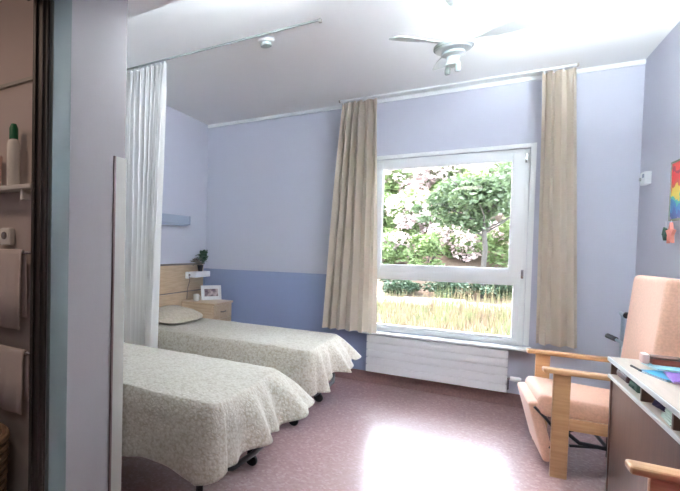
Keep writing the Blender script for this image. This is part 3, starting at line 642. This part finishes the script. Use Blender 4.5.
def towel(label, z0, z1, zr, x0, x1):
    rl = thing('towel_rail', label[1], 'towel rail', ((x0+x1)/2, -3.24, zr), 'towel rails in the bathroom')
    bm = bmesh.new(); tube(bm, [(x0-.06, -3.202, zr), (x0-.06, -3.25, zr), (x0-.05, -3.255, zr), (x1+.05, -3.255, zr), (x1+.06, -3.25, zr), (x1+.06, -3.202, zr)], .007, 10); obj('bar', bm, M['chrome'], rl)
    bm = bmesh.new(); n = 40; rows = []
    prof = [(-3.235, z0+.05), (-3.238, (z0+zr)/2), (-3.242, zr-.01), (-3.2455, zr+.008), (-3.255, zr+.0125), (-3.2645, zr+.008), (-3.268, zr-.01), (-3.272, (z0+zr)/2+.1), (-3.274, (z0+zr)/2), (-3.276, z0)]
    for y, z in prof:
        k = min(1, abs(zr-z)/.1); rows.append([bm.verts.new((x0+(x1-x0)*i/n, y+.004*k*math.sin(i*.55), z)) for i in range(n+1)])
    for A, B in zip(rows, rows[1:]):
        for i in range(n): bm.faces.new((A[i], A[i+1], B[i+1], B[i]))
    o = obj('towel', bm, M['towel'], ang=3); md = o.modifiers.new('thickness', 'SOLIDIFY'); md.thickness = .004; md.offset = -1 if False else 0
    center(o); tag(o, label[0], 'towel', 'white towels in the bathroom')
towel(('white towel hanging upper in the bathroom, below the dispenser', 'upper chrome towel rail on the bathroom wall'), .84, 1.17, 1.185, .42, .86)
towel(('white towel hanging lower in the bathroom, above the basket', 'lower chrome towel rail on the bathroom wall'), .46, .72, .735, .42, .88)
bk = thing('laundry_basket', 'woven cane basket on the bathroom floor', 'basket', (.68, -3.4, .006))
bm = bmesh.new()
for k in range(9):
    z = .02+k*.042; tube(bm, [(.68+(.15+.002*k)*math.cos(a*PI/12), -3.40+(.13+.002*k)*math.sin(a*PI/12), z) for a in range(25)], .021, 8)
bx(bm, (.58, -3.49, .008), (.78, -3.31, .03), .01)
obj('basket_body', bm, M['wicker'], bk)

# ------------------------------------------------------------------ fill lights added out of view to brighten the interior
def fill_lamp(label, x, y, z, r, power, col, size):
    t = thing('fill_ceiling_lamp', label, 'added fill lamp', (x, y, z-.04))
    bm = bmesh.new(); lathe(bm, [(0, z-.001), (r, z-.001), (r, z-.02), (r*.97, z-.024), (0, z-.024)], (x, y, 0)); obj('housing', bm, M['white'], t)
    m, n, b, out = nt('fill_lamp_diffuser'); b.inputs['Base Color'].default_value = (1, 1, 1, 1); b.inputs['Emission Color'].default_value = rgb(col); b.inputs['Emission Strength'].default_value = power
    bm = bmesh.new(); lathe(bm, [(0, z-.024), (r*.94, z-.025), (r*.85, z-.045), (r*.5, z-.058), (0, z-.062)], (x, y, 0)); obj('diffuser', bm, m, t)
HALL_P, BATH_P, UP_P, COVE_P = 3.5, 6.5, 215, 1250
fill_lamp('added round fill lamp in the entrance hall, unseen behind the viewpoint', 2.4, -5.2, 2.4, .22, HALL_P, (255, 246, 240), .4)  # unseen lamp, added as fill from behind the camera
fill_lamp('added round fill lamp in the bathroom, out of view', .6, -4.1, 2.4, .14, BATH_P, (255, 226, 205), .25)  # unseen lamp, added to lift the dim bathroom
def fill_uplighter(label, y, power):  # unseen light added on the right wall to brighten ceiling and room
    t = thing('fill_wall_uplighter', label, 'wall lamp', (W-.06, y, 1.95))
    L_ = .95
    boxes('trough', [((W-.14, y-L_/2, 1.95), (W-.002, y+L_/2, 1.962)), ((W-.152, y-L_/2, 1.95), (W-.14, y+L_/2, 2.03)), ((W-.14, y-L_/2, 1.962), (W-.002, y-L_/2+.01, 2.03)), ((W-.14, y+L_/2-.01, 1.962), (W-.002, y+L_/2, 2.03))], M['white'], t)
    m, n, b, out = nt('fill_tube_glow'); b.inputs['Emission Color'].default_value = rgb((240, 250, 255)); b.inputs['Emission Strength'].default_value = power
    bm = bmesh.new(); tube(bm, [(W-.07, y-L_/2+.03, 1.99), (W-.07, y+L_/2-.03, 1.99)], .016, 12); obj('fill_tube', bm, m, t)
def fill_cove(label, x0_, x1_, power):  # unseen light added along the soffit to brighten the ceiling
    y = -2.73; t = thing('fill_cove_light', label, 'added fill lamp', ((x0_+x1_)/2, y, 2.41))
    boxes('trough', [((x0_, y+.002, 2.405), (x1_, y+.12, 2.415)), ((x0_, y+.11, 2.415), (x1_, y+.12, 2.475))], M['white'], t)
    m, n, b, out = nt('fill_cove_glow'); b.inputs['Emission Color'].default_value = rgb((240, 250, 255)); b.inputs['Emission Strength'].default_value = power
    bm = bmesh.new(); tube(bm, [(x0_+.02, y+.055, 2.435), (x1_-.02, y+.055, 2.435)], .014, 12); obj('fill_tube', bm, m, t)
fill_cove('added fill light in a white trough on the soffit edge, out of view', 2.0, 3.0, COVE_P)
fill_uplighter('added fill light facing up, unseen on the right wall beyond the painting', -1.95, UP_P)
struct(box('ceiling_bathroom', (0, -5.0, 2.395), (1.2, -3.2, 2.3995), M['ceil']))

# ------------------------------------------------------------------ garden
def gz(x, y):
    if y < 1.6: z = -.30
    elif y < 4.3: t = (y-1.6)/2.7; z = -.30 + .62*t*t*(3-2*t)
    elif y < 5: z = .32+.2*(y-4.3)
    else: z = .46+.52*(y-5)
    return z + .04*noise.noise(Vector((x*1.3, y*1.3, 0)))
bm = bmesh.new(); NX, NY = 90, 70; grid = []
for j in range(NY+1):
    y = .27+(13-.27)*j/NY; grid.append([bm.verts.new((-11+22*i/NX, y, gz(-11+22*i/NX, y))) for i in range(NX+1)])
for A, B in zip(grid, grid[1:]):
    for i in range(NX): bm.faces.new((A[i], A[i+1], B[i+1], B[i]))
struct(obj('ground', bm, M['soil'], ang=3))
struct(box('paving', (-6, .3, -.4), (9, 1.5, -.245), M['path']))
bm = bmesh.new()
for k in range(26):
    x = -4+.46*k; bx(bm, (x, 4.22, .1), (x+.44, 4.40, .43+.02*math.sin(k*2.1)), .02, 2, Matrix.Rotation(.04*math.sin(k*3), 3, 'Z'))
kb = obj('garden_kerb', bm, M['kerb']); center(kb); tag(kb, 'low grey stone kerb crossing the garden behind the lower window pane', 'kerb')
def leaves_bm(bm, n, c, rad, size, seed, hollow=.5, flat=1.):
    rn = random.Random(seed); blobs = []
    for _ in range(14):
        while True:
            p = Vector((rn.uniform(-1, 1), rn.uniform(-1, 1), rn.uniform(-1, 1)))
            if p.length < .8: break
        blobs.append((p, rn.uniform(.22, .42)))
    for _ in range(n):
        b, r = rn.choice(blobs); d = Vector((rn.gauss(0, 1), rn.gauss(0, 1), rn.gauss(0, 1))).normalized()*r*rn.uniform(hollow, 1)
        p = b+d; p = Vector((c[0]+p.x*rad[0], c[1]+p.y*rad[1], c[2]+p.z*rad[2]))
        u = Vector((rn.gauss(0, 1), rn.gauss(0, 1), rn.gauss(0, .6))).normalized(); v = u.cross(Vector((rn.gauss(0, 1), rn.gauss(0, 1), rn.gauss(0, 1)))).normalized()
        s = size*rn.uniform(.6, 1.3)
        q = [bm.verts.new(p+u*s), bm.verts.new(p+v*s*.45), bm.verts.new(p-u*s), bm.verts.new(p-v*s*.45)]
        bm.faces.new(q)
def mesh_fast(name, bm, m, parent):
    me = bpy.data.meshes.new(name); bm.to_mesh(me); bm.free(); me.materials.append(m)
    o = bpy.data.objects.new(name, me); COL.objects.link(o)
    if parent: o.parent = parent
    return o
def shrub_proto(kind):
    r = bpy.data.objects.new('garden_shrub', None)
    a = {'green': M['lf2'], 'dark': M['lf3'], 'blossom': M['lf2']}[kind]
    COL.objects.link(r)
    bm = bmesh.new(); leaves_bm(bm, 2600, (0, 0, .5), (.55, .5, .5), .045, hash(kind) % 97 if False else len(kind)*7); mesh_fast('foliage', bm, a, r)
    bm = bmesh.new(); rn = random.Random(len(kind))
    for k in range(7):
        t_ = rn.uniform(0, 6.28); tube(bm, [(0, 0, 0), (.1*math.cos(t_), .1*math.sin(t_), .3), (.32*math.cos(t_), .32*math.sin(t_), .65)], .012, 6, .004)
    mesh_fast('stems', bm, M['bark'], r)
    if kind == 'blossom':
        bm = bmesh.new(); leaves_bm(bm, 2600, (0, 0, .53), (.58, .53, .52), .04, 91, .8); o = mesh_fast('blossoms', bm, M['blossom'], r); o['label'] = 'pale pink and white blossoms'
    return r
def copy_tree(o):
    c = o.copy(); COL.objects.link(c)
    for ch in list(o.children):
        d = ch.copy(); COL.objects.link(d); d.parent = c
    return c
protos = {k: shrub_proto(k) for k in ('green', 'dark', 'blossom')}; used = set()
def place(kind, x, y, s, rz, label, sz=None, name=None):
    p = protos[kind]
    if kind in used: p = copy_tree(p)
    used.add(kind)
    p.location = (x, y, gz(x, y)-.03); p.scale = (s, s, sz or s); p.rotation_euler = (0, 0, rz)
    tag(p, label, 'shrub', 'shrubs on the garden bank'); return p
B = [
 ('dark', 1.35, 4.85, .75, 0, 'dark green shrub just above the kerb, leftmost', .5),
 ('dark', 2.15, 4.9, .8, 1, 'dark green shrub just above the kerb, second from the left', .55),
 ('dark', 2.85, 4.95, .8, 2, 'dark green shrub just above the kerb, right under the tree', .5),
 ('green', 3.5, 4.9, .8, 3, 'green shrub just above the kerb, rightmost', .7),
 ('green', 1.75, 5.6, .85, 1.2, 'yellow-green shrub at mid height left of the tree trunk', .9),
 ('blossom', .95, 5.7, 1.0, 0, 'pale blossoming shrub low at the left edge of the window', 1.),
 ('blossom', 2.35, 6.1, 1.1, 2, 'pale blossoming shrub behind the tree trunk, low', 1.1),
 ('green', 3.2, 5.9, 1.1, .5, 'green shrub right of the tree trunk', 1.1),
 ('blossom', 1.3, 6.9, 1.3, 4, 'pale blossoming shrub at mid bank, left', 1.3),
 ('green', .4, 6.9, 1.3, 2.4, 'green shrub at mid bank, far left', 1.3),
 ('green', 2.3, 7.5, 1.4, 5.2, 'green shrub at mid bank behind the tree', 1.3),
 ('blossom', 3.5, 7.2, 1.4, 1, 'pale blossoming shrub at mid bank, right', 1.3),
 ('blossom', .6, 8.6, 1.6, 5, 'pale blossoming shrub at the top of the bank, left', 1.5),
 ('blossom', 2.0, 8.9, 1.6, 2.9, 'pale blossoming shrub at the top of the bank, centre', 1.5),
 ('green', 3.3, 8.9, 1.6, 4, 'green shrub at the top of the bank, right', 1.5),
]
for k, x, y, s, r, lb, sz in B: place(k, x, y, s, r, lb, sz)
tr = thing('garden_tree', 'small tree with slender trunk and broad green crown outside the window', 'tree', (2.64, 5.0, .45))
bm = bmesh.new()
tube(bm, [(2.66, 5, .40), (2.64, 5, .9), (2.66, 5, 1.3), (2.62, 5.02, 1.75), (2.55, 5, 2.1)], .045, 10, .03)
rn = random.Random(4)
for k in range(14):
    a = rn.uniform(0, 2*PI); z = 1.45+.05*k; l = rn.uniform(.5, .8)
    tube(bm, [(2.63, 5, z), (2.60+l*.5*math.cos(a), 5+l*.4*math.sin(a), z+.18), (2.5+l*math.cos(a), 5+l*.7*math.sin(a), z+.3+.02*k)], .018, 6, .005)
mesh_fast('trunk', bm, M['bark'], None); o = bpy.data.objects['trunk']; put(o, tr)
bm = bmesh.new()
leaves_bm(bm, 4600, (2.42, 5, 2.12), (.78, .6, .55), .05, 5, .35); leaves_bm(bm, 1500, (2.95, 5, 2.25), (.5, .5, .5), .05, 8, .3); leaves_bm(bm, 1500, (1.9, 5, 1.95), (.42, .4, .35), .045, 11, .3)
o = mesh_fast('crown', bm, M['lf1'], None); put(o, tr)
bm = bmesh.new(); rn = random.Random(9)
for _ in range(14000):
    x, y = rn.uniform(-1, 5), rn.uniform(1.7, 4.08); z = gz(x, y); h = rn.uniform(.06, .2)*(1+1.1*max(0, (y-2.9)/1.2)*(1.4 if x > 2 else .6)); a = rn.uniform(0, PI); dx, dy = .006*math.cos(a), .006*math.sin(a); lx, ly = rn.gauss(0, .04), rn.gauss(0, .04)
    bm.faces.new((bm.verts.new((x-dx, y-dy, z)), bm.verts.new((x+dx, y+dy, z)), bm.verts.new((x+lx, y+ly, z+h))))
stuff(mesh_fast('dry_grass', bm, M['dry'], None), 'dry yellowish grass on the ground outside the window', 'grass')

# ------------------------------------------------------------------ light
wd = bpy.data.worlds.new('World'); SC.world = wd; wd.use_nodes = True
nn = wd.node_tree; bg = nn.nodes['Background']
sk = nn.nodes.new('ShaderNodeTexSky'); sk.sky_type = 'NISHITA'; sk.sun_disc = False; sk.sun_elevation = math.radians(50); sk.sun_rotation = math.radians(-70); sk.air_density = 1.2; sk.dust_density = 3
mxs = nn.nodes.new('ShaderNodeMix'); mxs.data_type = 'RGBA'; mxs.inputs[0].default_value = .5; mxs.inputs[7].default_value = (7, 7.2, 7.6, 1)
nn.links.new(sk.outputs[0], mxs.inputs[6]); nn.links.new(mxs.outputs[2], bg.inputs[0])
SKY_S, SUN_S, EXPO = 1.28, .9, 2.1
bg.inputs[1].default_value = SKY_S
sl = bpy.data.lights.new('sun', 'SUN'); sl.energy = SUN_S; sl.angle = .01; sl.color = (1, .95, .88)
so = bpy.data.objects.new('sun', sl); COL.objects.link(so)
dirv = Vector((.78, -.25, -1)).normalized()       # direction the light travels
so.rotation_euler = dirv.to_track_quat('-Z', 'Y').to_euler(); so.location = (-6, 6, 9)

# ------------------------------------------------------------------ camera
yaw, pitch, roll = -.6016, -.0281, .0191
fw = Vector((math.sin(yaw)*math.cos(pitch), math.cos(yaw)*math.cos(pitch), math.sin(pitch)))
rt = Vector((math.cos(yaw), -math.sin(yaw), 0)); up = rt.cross(fw)
r2 = math.cos(roll)*rt + math.sin(roll)*up; u2 = -math.sin(roll)*rt + math.cos(roll)*up
cd = bpy.data.cameras.new('camera'); cam = bpy.data.objects.new('camera', cd); COL.objects.link(cam)
mw = Matrix((r2, u2, -fw)).transposed().to_4x4(); mw.translation = Vector((2.5312, -4.611, 1.225)); cam.matrix_world = mw
cd.sensor_fit = 'HORIZONTAL'; cd.sensor_width = 36; cd.lens = 460.12/680*36
cd.shift_x = 180.24/680; cd.shift_y = 13.77/680; cd.clip_start = .05
SC.camera = cam
vs = SC.view_settings; vs.view_transform = 'Standard'; vs.look = 'None'; vs.gamma = 1; vs.exposure = EXPO; vs.use_curve_mapping = False
